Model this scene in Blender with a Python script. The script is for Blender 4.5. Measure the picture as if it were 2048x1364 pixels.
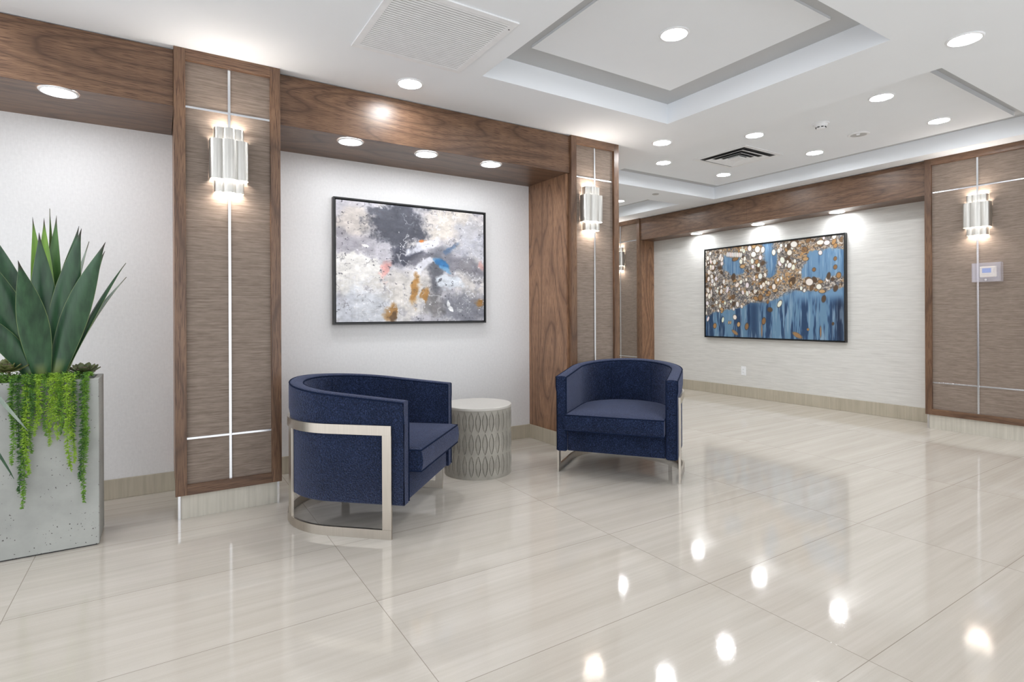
import bpy, bmesh, math, random
import numpy as np
from mathutils import Vector, Matrix

random.seed(7)
PI = math.pi
scene = bpy.context.scene
for o in list(bpy.data.objects):
    bpy.data.objects.remove(o, do_unlink=True)
COL = scene.collection

# ------------------------------------------------------------------ camera
FPX, CXP, CYP, CAMH = 1108.7, 1024.0, 628.2, 1.1
AX = math.atan2(2770 - 1024, FPX)
RX = math.radians(-0.26)
CF = Vector((math.cos(AX), math.sin(AX), 0))
CR = Vector((math.sin(AX), -math.cos(AX), 0))
CU = Vector((0, 0, 1))
R2 = CR * math.cos(RX) + CU * math.sin(RX)
U2 = -CR * math.sin(RX) + CU * math.cos(RX)
cd = bpy.data.cameras.new('camera')
cam = bpy.data.objects.new('camera', cd)
COL.objects.link(cam)
cd.sensor_width = 36.0
cd.lens = FPX * 36 / 2048
cd.shift_y = -(682 - CYP) / 2048
cd.clip_start = 0.05
cam.matrix_world = Matrix(((R2.x, U2.x, -CF.x, 0), (R2.y, U2.y, -CF.y, 0), (R2.z, U2.z, -CF.z, CAMH), (0, 0, 0, 1)))
scene.camera = cam

# ------------------------------------------------------------------ world, exposure
w = bpy.data.worlds.new('world')
scene.world = w
w.use_nodes = True
bg = w.node_tree.nodes['Background']
bg.inputs[0].default_value = (0.93, 0.96, 1.0, 1)
bg.inputs[1].default_value = 0.95
scene.view_settings.view_transform = 'Standard'
scene.view_settings.look = 'None'
scene.view_settings.exposure = 1.13
scene.view_settings.gamma = 1.0
scene.view_settings.use_curve_mapping = False
LAMP = 58.0           # radiance of the recessed downlight lenses
SCONCE = 25.0         # radiance of the sconce lenses
try:
    scene.cycles.use_denoising = True
    scene.cycles.denoiser = 'OPENIMAGEDENOISE'
    scene.cycles.max_bounces = 10
    scene.cycles.diffuse_bounces = 6
    scene.cycles.glossy_bounces = 5
    scene.cycles.transmission_bounces = 8
    scene.cycles.sample_clamp_indirect = 6
    scene.cycles.caustics_reflective = False
    scene.cycles.caustics_refractive = False
except Exception:
    pass

# ------------------------------------------------------------------ material helpers
def srgb(r, g, b):
    f = lambda c: (c / 255 / 12.92) if c / 255 <= 0.04045 else ((c / 255 + 0.055) / 1.055) ** 2.4
    return (f(r), f(g), f(b), 1)

class NT:
    def __init__(s, name):
        s.m = bpy.data.materials.new(name)
        s.m.use_nodes = True
        s.t = s.m.node_tree
        s.b = s.t.nodes['Principled BSDF']
    def n(s, typ, **kw):
        n = s.t.nodes.new(typ)
        for k, v in kw.items():
            setattr(n, k, v)
        return n
    def l(s, a, b):
        s.t.links.new(a, b)
    def coord(s, scale=(1, 1, 1), kind='Object', loc=(0, 0, 0), rot=(0, 0, 0)):
        c = s.n('ShaderNodeTexCoord')
        m = s.n('ShaderNodeMapping')
        m.inputs['Scale'].default_value = scale
        m.inputs['Location'].default_value = loc
        m.inputs['Rotation'].default_value = rot
        s.l(c.outputs[kind], m.inputs[0])
        return m.outputs[0]
    def noise(s, vec, scale=1.0, detail=3.0, rough=0.5, dist=0.0):
        n = s.n('ShaderNodeTexNoise')
        n.inputs['Scale'].default_value = scale
        n.inputs['Detail'].default_value = detail
        n.inputs['Roughness'].default_value = rough
        n.inputs['Distortion'].default_value = dist
        s.l(vec, n.inputs['Vector'])
        return n.outputs['Fac']
    def ramp(s, fac, stops):
        r = s.n('ShaderNodeValToRGB')
        e = r.color_ramp.elements
        while len(e) < len(stops):
            e.new(0.5)
        for i, (p, c) in enumerate(stops):
            e[i].position = p
            e[i].color = c
        s.l(fac, r.inputs[0])
        return r.outputs[0]
    def math(s, op, a, b=None, c=None):
        n = s.n('ShaderNodeMath', operation=op)
        for i, v in enumerate((a, b, c)):
            if v is None:
                continue
            if isinstance(v, (int, float)):
                n.inputs[i].default_value = v
            else:
                s.l(v, n.inputs[i])
        return n.outputs[0]
    def mix(s, fac, a, b, blend='MIX'):
        n = s.n('ShaderNodeMix', data_type='RGBA', blend_type=blend)
        for sock, v in ((n.inputs[0], fac), (n.inputs[6], a), (n.inputs[7], b)):
            if isinstance(v, (int, float)):
                sock.default_value = v
            elif isinstance(v, tuple):
                sock.default_value = v
            else:
                s.l(v, sock)
        return n.outputs[2]
    def bump(s, h, strength=0.2, dist=0.002):
        n = s.n('ShaderNodeBump')
        n.inputs['Strength'].default_value = strength
        n.inputs['Distance'].default_value = dist
        s.l(h, n.inputs['Height'])
        s.l(n.outputs[0], s.b.inputs['Normal'])
    def set(s, col=None, rough=None, metal=None, spec=None, **kw):
        if col is not None:
            if isinstance(col, tuple):
                s.b.inputs['Base Color'].default_value = col
            else:
                s.l(col, s.b.inputs['Base Color'])
        if rough is not None:
            if isinstance(rough, (int, float)):
                s.b.inputs['Roughness'].default_value = rough
            else:
                s.l(rough, s.b.inputs['Roughness'])
        if metal is not None:
            s.b.inputs['Metallic'].default_value = metal
        if spec is not None:
            s.b.inputs['Specular IOR Level'].default_value = spec
        for k, v in kw.items():
            s.b.inputs[k.replace('_', ' ')].default_value = v
        return s.m

def plain(name, col, rough=0.5, metal=0.0, spec=0.5, var=0.03, vs=20.0):
    t = NT(name)
    f = t.noise(t.coord(), vs, 3)
    a = tuple(c * (1 - var) for c in col[:3]) + (1,)
    b = tuple(min(1, c * (1 + var)) for c in col[:3]) + (1,)
    t.set(t.ramp(f, [(0.3, a), (0.7, b)]), rough, metal, spec)
    return t.m

def wood(name, grain, off=(0, 0, 0), tone=1.0, rough=0.3, ring=7.0):
    """walnut veneer; grain = 'x', 'y' or 'z'"""
    t = NT(name)
    i = 'xyz'.index(grain)
    sc = [1.0, 1.0, 1.0]
    sc[i] = 0.16
    v = t.coord(tuple(sc), loc=off)
    big = t.noise(v, 4.2, 1.2, 0.4, 0.2)
    rings = t.math('FRACT', t.math('MULTIPLY', big, ring))
    tri = t.math('ABSOLUTE', t.math('SUBTRACT', t.math('MULTIPLY', rings, 2.0), 1.0))
    line = t.ramp(tri, [(0.0, (1, 1, 1, 1)), (0.16, (0, 0, 0, 1))])
    sf = [90.0, 90.0, 90.0]
    sf[i] = 2.5
    fib = t.noise(t.coord(tuple(sf), loc=off), 1.6, 4, 0.65)
    sf2 = [400.0, 400.0, 400.0]
    sf2[i] = 12.0
    pore = t.noise(t.coord(tuple(sf2)), 1.0, 2, 0.5)
    broad = t.noise(t.coord(tuple(c * 2.2 for c in sc), loc=off), 3.0, 2, 0.5)
    g = t.math('ADD', t.math('ADD', t.math('MULTIPLY', tri, 0.26), t.math('MULTIPLY', fib, 0.52)), t.math('MULTIPLY', broad, 0.34))
    k = lambda r, gg, b: tuple(c * tone for c in srgb(r, gg, b)[:3]) + (1,)
    col = t.ramp(g, [(0.16, k(66, 47, 35)), (0.42, k(99, 74, 56)), (0.68, k(122, 93, 71)), (0.95, k(146, 114, 88))])
    col = t.mix(t.ramp(pore, [(0.36, (1, 1, 1, 1)), (0.5, (0, 0, 0, 1))]), col, k(74, 49, 36))
    col = t.mix(t.math('MULTIPLY', line, 0.5), col, k(62, 42, 31))
    t.set(col, t.math('ADD', rough, t.math('MULTIPLY', fib, 0.12)), 0, 0.5)
    t.bump(pore, 0.12, 0.0006)
    return t.m

def weave(name, dark, light, axis_scale=(3, 3, 240), rough=0.8, bump=0.25, spec=0.2):
    t = NT(name)
    a = t.noise(t.coord(axis_scale), 1.0, 4, 0.6)
    b = t.noise(t.coord((axis_scale[0] * 3, axis_scale[1] * 3, axis_scale[2] * 0.35)), 1.0, 3, 0.6)
    f = t.math('ADD', t.math('MULTIPLY', a, 0.6), t.math('MULTIPLY', b, 0.4))
    t.set(t.ramp(f, [(0.34, dark), (0.66, light)]), rough, 0, spec)
    t.bump(f, bump, 0.0015)
    return t.m

def emit(name, col, s):
    t = NT(name)
    t.set((0.9, 0.9, 0.9, 1), 0.4)
    t.b.inputs['Emission Color'].default_value = col
    t.b.inputs['Emission Strength'].default_value = s
    return t.m

def metal(name, col, rough, an=None):
    t = NT(name)
    if an:
        f = t.noise(t.coord(an), 1.0, 3, 0.6)
        a = tuple(c * 0.86 for c in col[:3]) + (1,)
        t.set(t.ramp(f, [(0.3, a), (0.7, col)]), t.math('ADD', rough - 0.05, t.math('MULTIPLY', f, 0.12)), 1.0)
    else:
        t.set(col, rough, 1.0)
    return t.m

M = {}
M['ceil'] = plain('ceiling_paint', srgb(241, 245, 250), 0.75, spec=0.2, var=0.008, vs=3)
M['ceil_grey'] = plain('reveal_even_grey', srgb(194, 196, 198), 0.8, spec=0.2, var=0.01, vs=3)  # one even grey for the tray reveals, darker than the ceiling white
M['white_plastic'] = plain('white_plastic', srgb(240, 242, 245), 0.45)
M['wood_x'] = wood('walnut_along_x', 'x', (3.1, 0, 1.7), ring=9)
M['wood_y'] = wood('walnut_along_y', 'y', (0, 5.3, 0.4), ring=9)
M['wood_z'] = wood('walnut_upright', 'z', (0.35, 0.4, 2.2), tone=1.75, ring=11)
M['stile'] = wood('walnut_stile', 'z', (5, 2, 0), tone=1.03, ring=4)
M['rail_x'] = wood('walnut_rail_x', 'x', (1, 2, 3), tone=1.03, ring=4)
M['rail_y'] = wood('walnut_rail_y', 'y', (1, 2, 3), tone=1.03, ring=4)
M['grass'] = weave('taupe_grasscloth', srgb(112, 98, 88), srgb(150, 137, 126), (5, 5, 330), 0.75, 0.3)
M['paper_pale'] = weave('pale_wallpaper', srgb(222, 222, 223), srgb(231, 231, 232), (60, 60, 60), 0.6, 0.08)
M['paper_line'] = weave('pale_ribbed_wallpaper', srgb(200, 199, 195), srgb(224, 223, 220), (2, 2, 170), 0.6, 0.2)
M['chrome'] = metal('polished_strip_metal', (0.86, 0.88, 0.92, 1), 0.22)
M['nickel'] = metal('brushed_nickel', (0.60, 0.55, 0.485, 1), 0.3, (300, 300, 6))
M['silver'] = metal('brushed_silver_leaf', (0.66, 0.645, 0.61, 1), 0.36, (260, 260, 5))
M['black'] = plain('black_frame_lacquer', srgb(24, 24, 26), 0.35)
M['dark'] = plain('dark_duct', srgb(52, 52, 54), 0.7)
M['lamp'] = emit('downlight_lens', (0.955, 0.98, 1.0, 1), LAMP)
M['lamp_soft'] = emit('soffit_lens', (0.97, 0.985, 1.0, 1), LAMP * 0.60)
M['warm'] = emit('sconce_lens', (1, 0.89, 0.79, 1), SCONCE)

def tile_stone(name, a, b, vert=True):
    t = NT(name)
    f = t.noise(t.coord((55, 55, 2.5) if vert else (2.5, 2.5, 55)), 1.0, 4, 0.6)
    g = t.noise(t.coord(), 5, 3)
    h = t.math('ADD', t.math('MULTIPLY', f, 0.7), t.math('MULTIPLY', g, 0.3))
    t.set(t.ramp(h, [(0.3, a), (0.7, b)]), 0.3, 0, 0.5)
    return t.m
M['base'] = tile_stone('taupe_porcelain', srgb(166, 158, 141), srgb(192, 184, 167))
M['plinth'] = tile_stone('pale_porcelain_plinth', srgb(178, 174, 163), srgb(204, 199, 188))

# floor: polished porcelain tiles 1.19 x 0.60 m with streaks running along x
def floor_mat():
    t = NT('polished_porcelain_floor')
    c = t.n('ShaderNodeTexCoord')
    s = t.n('ShaderNodeSeparateXYZ')
    t.l(c.outputs['Object'], s.inputs[0])
    tx = t.math('DIVIDE', t.math('SUBTRACT', s.outputs[0], 0.700), 1.1865)
    ty = t.math('DIVIDE', t.math('SUBTRACT', s.outputs[1], 0.877), 0.600)
    ix, iy = t.math('FLOOR', tx), t.math('FLOOR', ty)
    fx, fy = t.math('FRACT', tx), t.math('FRACT', ty)
    dx = t.math('MULTIPLY', t.math('MINIMUM', fx, t.math('SUBTRACT', 1.0, fx)), 1.1865)
    dy = t.math('MULTIPLY', t.math('MINIMUM', fy, t.math('SUBTRACT', 1.0, fy)), 0.600)
    d = t.math('MINIMUM', dx, dy)
    grout = t.math('LESS_THAN', d, 0.0013)
    cmb = t.n('ShaderNodeCombineXYZ')
    t.l(ix, cmb.inputs[0]); t.l(iy, cmb.inputs[1])
    wn = t.n('ShaderNodeTexWhiteNoise', noise_dimensions='3D')
    t.l(cmb.outputs[0], wn.inputs[0])
    va = t.n('ShaderNodeVectorMath', operation='MULTIPLY_ADD')
    t.l(wn.outputs['Color'], va.inputs[0])
    va.inputs[1].default_value = (40, 40, 40)
    t.l(c.outputs['Object'], va.inputs[2])
    def streak(sc, scale, det):
        m = t.n('ShaderNodeMapping')
        m.inputs['Scale'].default_value = sc
        m.inputs['Rotation'].default_value = (0, 0, 0.05)
        t.l(va.outputs[0], m.inputs[0])
        return t.noise(m.outputs[0], scale, det, 0.62, 0.3)
    a = streak((0.35, 7, 1), 1.6, 5)
    b = streak((1.2, 60, 1), 1.0, 3)
    g = t.noise(c.outputs['Object'], 260, 2, 0.6)
    f = t.math('ADD', t.math('ADD', t.math('MULTIPLY', a, 0.62), t.math('MULTIPLY', b, 0.26)), t.math('MULTIPLY', g, 0.12))
    col = t.ramp(f, [(0.30, srgb(185, 177, 166)), (0.5, srgb(197, 190, 180)), (0.62, srgb(204, 197, 188)), (0.74, srgb(212, 206, 198))])
    br = t.n('ShaderNodeHueSaturation')
    t.l(col, br.inputs['Color'])
    t.l(t.math('ADD', 0.975, t.math('MULTIPLY', wn.outputs['Value'], 0.05)), br.inputs['Value'])
    col = t.mix(grout, br.outputs[0], srgb(152, 143, 131))
    t.set(col, t.math('ADD', 0.04, t.math('MULTIPLY', b, 0.04)), 0, 0.5)
    h = t.noise(c.outputs['Object'], 130, 3, 0.55)
    t.bump(t.math('SUBTRACT', h, t.math('MULTIPLY', grout, 1.5)), 0.055, 0.0012)
    return t.m
M['floor'] = floor_mat()

def fabric_mat():
    t = NT('navy_boucle')
    v = t.coord()
    a = t.noise(v, 150, 2.5, 0.6, 0.8)
    b = t.noise(v, 6, 3, 0.5)
    f = t.math('ADD', t.math('MULTIPLY', a, 0.85), t.math('MULTIPLY', b, 0.15))
    t.set(t.ramp(f, [(0.34, srgb(8, 16, 31)), (0.5, srgb(19, 31, 56)), (0.66, srgb(47, 61, 95))]), 0.9, 0, 0.15)
    t.b.inputs['Sheen Weight'].default_value = 0.3
    t.b.inputs['Sheen Roughness'].default_value = 0.45
    t.b.inputs['Sheen Tint'].default_value = (0.65, 0.7, 1.0, 1)
    t.bump(a, 0.9, 0.006)
    return t.m
M['navy'] = fabric_mat()
M['navy_dark'] = plain('navy_piping', srgb(20, 31, 55), 0.9, spec=0.1, var=0.15, vs=200)

def concrete_mat():
    t = NT('pitted_concrete')
    v = t.coord()
    base = t.ramp(t.noise(v, 4, 5, 0.6), [(0.3, srgb(150, 152, 149)), (0.7, srgb(174, 176, 172))])
    vo = t.n('ShaderNodeTexVoronoi')
    vo.inputs['Scale'].default_value = 75
    wv = t.n('ShaderNodeVectorMath', operation='ADD')
    t.l(v, wv.inputs[0])
    nz = t.n('ShaderNodeTexNoise'); nz.inputs['Scale'].default_value = 60
    t.l(v, nz.inputs['Vector'])
    sc = t.n('ShaderNodeVectorMath', operation='SCALE'); sc.inputs['Scale'].default_value = 0.02
    t.l(nz.outputs['Color'], sc.inputs[0]); t.l(sc.outputs[0], wv.inputs[1])
    t.l(wv.outputs[0], vo.inputs['Vector'])
    sep = t.n('ShaderNodeSeparateColor'); t.l(vo.outputs['Color'], sep.inputs[0])
    clus = t.noise(v, 5.5, 2, 0.5)
    thr = t.math('MULTIPLY', t.math('MAXIMUM', t.math('SUBTRACT', clus, 0.36), 0.0), 2.6)
    pick = t.math('LESS_THAN', sep.outputs[0], thr)
    size = t.math('MULTIPLY', sep.outputs[1], 0.26)
    pit = t.math('MULTIPLY', t.math('LESS_THAN', vo.outputs['Distance'], size), pick)
    t.set(t.mix(pit, base, srgb(82, 80, 76)), 0.7, 0, 0.3)
    t.bump(t.math('SUBTRACT', 1.0, pit), 0.6, 0.003)
    return t.m
M['concrete'] = concrete_mat()
M['table'] = None

def drum_mat():
    t = NT('grey_cast_concrete')
    v = t.coord()
    f = t.noise(v, 7, 4, 0.6)
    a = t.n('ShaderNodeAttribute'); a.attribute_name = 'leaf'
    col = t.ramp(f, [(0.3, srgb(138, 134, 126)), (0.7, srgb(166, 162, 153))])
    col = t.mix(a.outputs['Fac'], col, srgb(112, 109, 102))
    t.set(col, 0.42, 0, 0.5)
    return t.m
M['table'] = drum_mat()
M['table_top'] = plain('pale_table_top', srgb(192, 189, 183), 0.3, var=0.03, vs=6)

# ------------------------------------------------------------------ object helpers
def empty(name, label, cat, loc=(0, 0, 0), rz=0.0, group=None):
    o = bpy.data.objects.new(name, None)
    COL.objects.link(o)
    o.empty_display_size = 0.05
    o.location = loc
    o.rotation_euler = (0, 0, rz)
    o['label'] = label
    o['category'] = cat
    if group:
        o['group'] = group
    return o

def link(name, bm, mat, parent=None, smooth=False, bev=0.0, seg=2, angle=35):
    me = bpy.data.meshes.new(name)
    bmesh.ops.recalc_face_normals(bm, faces=bm.faces)
    if bev:
        es = [e for e in bm.edges if len(e.link_faces) == 2 and e.calc_face_angle(0) > 0.6]
        bmesh.ops.bevel(bm, geom=es, offset=bev, segments=seg, affect='EDGES', profile=0.5)
    bm.to_mesh(me)
    bm.free()
    for m in (mat if isinstance(mat, (list, tuple)) else [mat]):
        me.materials.append(m)
    if smooth:
        me.shade_smooth()
        try:
            me.set_sharp_from_angle(angle=math.radians(angle))
        except Exception:
            pass
    o = bpy.data.objects.new(name, me)
    COL.objects.link(o)
    if parent is not None:
        o.parent = parent
    return o

def box(bm, x0, x1, y0, y1, z0, z1):
    vs = [bm.verts.new((x, y, z)) for x in (x0, x1) for y in (y0, y1) for z in (z0, z1)]
    for f in ((0, 1, 3, 2), (4, 6, 7, 5), (0, 4, 5, 1), (2, 3, 7, 6), (0, 2, 6, 4), (1, 5, 7, 3)):
        bm.faces.new([vs[i] for i in f])
    return vs

def boxes(*bs):
    bm = bmesh.new()
    for b in bs:
        box(bm, *b)
    return bm

def tube(bm, pts, r, n=8, closed=False, taper=None):
    pts = [Vector(p) for p in pts]
    rings = []
    N = len(pts)
    for i, p in enumerate(pts):
        if closed:
            d = pts[(i + 1) % N] - pts[i - 1]
        else:
            d = pts[min(i + 1, N - 1)] - pts[max(i - 1, 0)]
        d.normalize()
        u = d.cross(Vector((0, 0, 1)))
        if u.length < 1e-3:
            u = d.cross(Vector((1, 0, 0)))
        u.normalize()
        v = d.cross(u)
        rr = r * (taper[i] if taper else 1)
        rings.append([bm.verts.new(p + (u * math.cos(2 * PI * k / n) + v * math.sin(2 * PI * k / n)) * rr) for k in range(n)])
    for i in range(N if closed else N - 1):
        a, b = rings[i], rings[(i + 1) % N]
        for k in range(n):
            bm.faces.new((a[k], a[(k + 1) % n], b[(k + 1) % n], b[k]))
    if not closed:
        bm.faces.new(rings[0][::-1])
        bm.faces.new(rings[-1])

def lathe(bm, prof, n=48, c=(0, 0)):
    rings = []
    for r, z in prof:
        if r < 1e-5:
            rings.append([bm.verts.new((c[0], c[1], z))])
        else:
            rings.append([bm.verts.new((c[0] + r * math.cos(2 * PI * k / n), c[1] + r * math.sin(2 * PI * k / n), z)) for k in range(n)])
    for a, b in zip(rings, rings[1:]):
        for k in range(n):
            k2 = (k + 1) % n
            if len(a) == 1 and len(b) == 1:
                continue
            if len(a) == 1:
                bm.faces.new((a[0], b[k], b[k2]))
            elif len(b) == 1:
                bm.faces.new((a[k], a[k2], b[0]))
            else:
                bm.faces.new((a[k], a[k2], b[k2], b[k]))

def prism(bm, outline, z0, z1):
    a = [bm.verts.new((x, y, z0)) for x, y in outline]
    b = [bm.verts.new((x, y, z1)) for x, y in outline]
    n = len(a)
    for i in range(n):
        bm.faces.new((a[i], a[(i + 1) % n], b[(i + 1) % n], b[i]))
    bm.faces.new(a[::-1])
    bm.faces.new(b)

def struct(name, bm, mat, **kw):
    o = link(name, bm, mat, **kw)
    o['kind'] = 'structure'
    return o

def dup(o, loc, rz, label):
    def cp(src, par):
        c = src.copy()
        COL.objects.link(c)
        c.parent = par
        for ch in [x for x in bpy.data.objects if x.parent == src]:
            cp(ch, c)
        return c
    r = cp(o, None)
    r.location = loc
    r.rotation_euler = (0, 0, rz)
    r['label'] = label
    return r

CEIL = 2.545
YW, XW = 4.10, 6.46          # picture niche walls
XB, YB = 6.14, 3.47          # fronts of the column rows

# ------------------------------------------------------------------ shell
struct('floor', boxes((-3.2, 7.2, -3.2, 8.7, -0.1, 0.0)), M['floor'])
struct('wall_niche', boxes((-3.2, 3.10, YW, YW + 0.1, 0.0, CEIL)), M['paper_pale'])
struct('wall_gallery', boxes((XW, XW + 0.1, -3.2, 8.7, 0.0, CEIL)), M['paper_line'])
struct('wall_end', boxes((3.2, XW, 8.5, 8.6, 0.0, CEIL)), M['paper_line'])
struct('wall_corridor', boxes((3.10, 3.20, YW, 8.6, 0.0, CEIL)), M['paper_line'])
struct('baseboard_niche', boxes((-3.2, 0.083, YW - 0.012, YW, 0, 0.119), (0.58, 2.79, YW - 0.012, YW, 0, 0.119)), M['base'], bev=0.002)
struct('baseboard_gallery', boxes((XW - 0.012, XW, 2.33, 6.07, 0, 0.14), (XW - 0.012, XW, -3.2, 1.56, 0, 0.14)), M['base'], bev=0.002)

# ceiling slab with tray openings
T1 = (1.655, 3.275, 1.403, 2.930)
T2 = (3.910, 5.937, 1.403, 4.555)
T3 = (3.910, 5.820, 5.010, 7.600)
def slab_with_holes(holes, x0, x1, y0, y1, z0, z1):
    xs = sorted({x0, x1, *[h[0] for h in holes], *[h[1] for h in holes]})
    ys = sorted({y0, y1, *[h[2] for h in holes], *[h[3] for h in holes]})
    bm = bmesh.new()
    solid = lambda i, j: 0 <= i < len(xs) - 1 and 0 <= j < len(ys) - 1 and not any(
        h[0] - 1e-6 <= xs[i] and xs[i + 1] <= h[1] + 1e-6 and h[2] - 1e-6 <= ys[j] and ys[j + 1] <= h[3] + 1e-6 for h in holes)
    V = {}
    def v(x, y, z):
        k = (round(x, 5), round(y, 5), z)
        if k not in V:
            V[k] = bm.verts.new((x, y, z))
        return V[k]
    for i in range(len(xs) - 1):
        for j in range(len(ys) - 1):
            if not solid(i, j):
                continue
            a, b, c, d = xs[i], xs[i + 1], ys[j], ys[j + 1]
            bm.faces.new((v(a, c, z0), v(a, d, z0), v(b, d, z0), v(b, c, z0)))
            bm.faces.new((v(a, c, z1), v(b, c, z1), v(b, d, z1), v(a, d, z1)))
            if not solid(i - 1, j): bm.faces.new((v(a, c, z0), v(a, c, z1), v(a, d, z1), v(a, d, z0)))
            if not solid(i + 1, j): bm.faces.new((v(b, c, z0), v(b, d, z0), v(b, d, z1), v(b, c, z1)))
            if not solid(i, j - 1): bm.faces.new((v(a, c, z0), v(b, c, z0), v(b, c, z1), v(a, c, z1)))
            if not solid(i, j + 1): bm.faces.new((v(a, d, z0), v(a, d, z1), v(b, d, z1), v(b, d, z0)))
    return bm
struct('ceiling', slab_with_holes([T1, T2, T3], -3.2, 7.2, -3.2, 8.7, CEIL, 2.695), M['ceil'])
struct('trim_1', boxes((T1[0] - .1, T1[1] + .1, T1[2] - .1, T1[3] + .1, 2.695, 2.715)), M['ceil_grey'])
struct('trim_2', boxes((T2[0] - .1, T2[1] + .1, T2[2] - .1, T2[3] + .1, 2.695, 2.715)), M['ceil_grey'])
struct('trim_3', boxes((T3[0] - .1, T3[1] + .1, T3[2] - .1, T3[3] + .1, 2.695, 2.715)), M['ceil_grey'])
g1, g2 = 0.215, 0.178
struct('ceiling', boxes((T1[0] + g1, T1[1] - g1, T1[2] + g1 - .02, T1[3] - g1, 2.68, 2.695)), M['ceil'])
struct('ceiling', boxes((T2[0] + g2, T2[1] - g2, T2[2] + g2, T2[3] - g2, 2.66, 2.695)), M['ceil'])
struct('ceiling', boxes((T3[0] + g2, T3[1] - g2, T3[2] + g2, T3[3] - g2, 2.66, 2.695)), M['ceil'])

# ------------------------------------------------------------------ panelled columns and beams
# local frame: u across the face, v out of the face towards the room, z up. 'face' maps to world
def column(label, u0, u1, front, axis, back, ztop, zbot, strips, centre=None, side_neg=0.0):
    """axis 'y': front faces -y, u = x.   axis 'x': front faces -x, u = y."""
    def B(ua, ub, d0, d1, z0, z1):      # d = depth behind the front plane
        if axis == 'y':
            return (ua, ub, front + d0, front + d1, z0, z1)
        return (front + d0, front + d1, ua, ub, z0, z1)
    cu = (u0 + u1) / 2
    loc = (cu, front, 0) if axis == 'y' else (front, cu, 0)
    root = empty('panelled_column', label, 'column', (0, 0, 0))
    st, rt, rb = 0.054, 0.062, 0.055
    L = lambda *bs: boxes(*[B(*b) for b in bs])
    rail = M['rail_x'] if axis == 'y' else M['rail_y']
    dp = 0.05
    link('stile', L((u0, u0 + st, 0, dp, zbot, ztop)), M['stile'], root, bev=0.0015)
    link('stile', L((u1 - st, u1, 0, dp, zbot, ztop)), M['stile'], root, bev=0.0015)
    link('top_rail', L((u0 + st, u1 - st, 0, dp, ztop - rt, ztop)), rail, root, bev=0.0015)
    link('bottom_rail', L((u0 + st, u1 - st, 0, dp, zbot, zbot + rb)), rail, root, bev=0.0015)
    link('grasscloth_panel', L((u0 + st, u1 - st, 0.022, dp, zbot + rb, ztop - rt)), M['grass'], root)
    depth = back - front
    link('carcass', L((u0 + 0.004, u1 - 0.004, dp, depth, zbot, ztop)), M['wood_z'], root)
    pl = link('plinth', L((u0 + 0.018, u1 - 0.018, 0.018, depth, 0, zbot)), M['plinth'], root)
    for a in (u0 + 0.012, u1 - 0.024):
        link('corner_trim', L((a, a + 0.012, 0.012, 0.03, 0, zbot)), M['chrome'], pl)
    zb, zt = strips
    c = cu if centre is None else centre
    s0, s1 = 0.018, 0.026
    link('metal_strip', L((c - .007, c + .007, s0 - .003, s1, zbot + rb, ztop - rt)), M['chrome'], root, bev=0.001)
    for zz in (zb, zt):
        link('metal_strip', L((u0 + st, u1 - st, s0, s1, zz - .006, zz + .006)), M['chrome'], root, bev=0.001)
    return root, B

c1, B1 = column('wide walnut framed column with taupe panel beside the concrete planter', 0.066, 0.600, 3.469, 'y', YW, CEIL, 0.128, (0.431, 2.236))
c2, B2 = column('walnut framed column with taupe panel behind the armchair by the room corner', 2.806, 3.322, 3.515, 'y', YW, CEIL, 0.128, (0.431, 2.222))
link('side_panel', boxes((2.785, 2.806, 3.56, YW, 0.119, CEIL)), M['wood_z'], c2, bev=0.001)
link('side_skirting', boxes((2.778, 2.806, 3.56, YW - 0.012, 0, 0.119)), M['base'], c2, bev=0.001)
c3, B3 = column('partly hidden walnut framed column at the far end of the blue painting wall', 6.062, 6.908, XB, 'x', XW, CEIL, 0.134, (0.436, 2.223))
c4, B4 = column('walnut framed column carrying the clear boxed thermostat', 1.545, 2.346, XB, 'x', XW, CEIL, 0.134, (0.436, 2.225))
# the face of c3 towards the camera is veneered down to the skirting
def beam(label, b, soffit_mat, fascia_mat, axis, joints=()):
    root = empty('boxed_beam', label, 'beam')
    x0, x1, y0, y1, z0, z1 = b
    if axis == 'x':
        cuts = [x0, *joints, x1]
        for a, c in zip(cuts, cuts[1:]):
            link('fascia_board', boxes((a + .0008, c - .0008, y0, y0 + 0.02, z0, z1)), fascia_mat, root, bev=0.001)
        link('soffit_board', boxes((x0, x1, y0 + .02, y1, z0 + .001, z0 + 0.02)), soffit_mat, root)
    else:
        cuts = [y0, *joints, y1]
        for a, c in zip(cuts, cuts[1:]):
            link('fascia_board', boxes((x0, x0 + .02, a + .0008, c - .0008, z0, z1)), fascia_mat, root, bev=0.001)
        link('soffit_board', boxes((x0 + .02, x1, y0, y1, z0 + .001, z0 + 0.02)), soffit_mat, root)
    return root
beam('walnut beam over the planter niche with one downlight in its soffit', (-3.2, 0.066, 3.515, YW, 2.236, 2.540), M['wood_x'], M['wood_x'], 'x')
beam('long walnut beam with three downlights above the grey abstract painting', (0.600, 2.806, 3.535, YW, 2.238, 2.540), M['wood_x'], M['wood_x'], 'x')
beam('walnut beam in two boards above the blue painting wall', (6.162, XW, 2.346, 6.062, 2.213, 2.538), M['wood_y'], M['wood_y'], 'y', (4.25,))
beam('walnut beam over the wall past the thermostat column', (6.162, XW, -3.2, 1.545, 2.213, 2.538), M['wood_y'], M['wood_y'], 'y')

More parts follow.
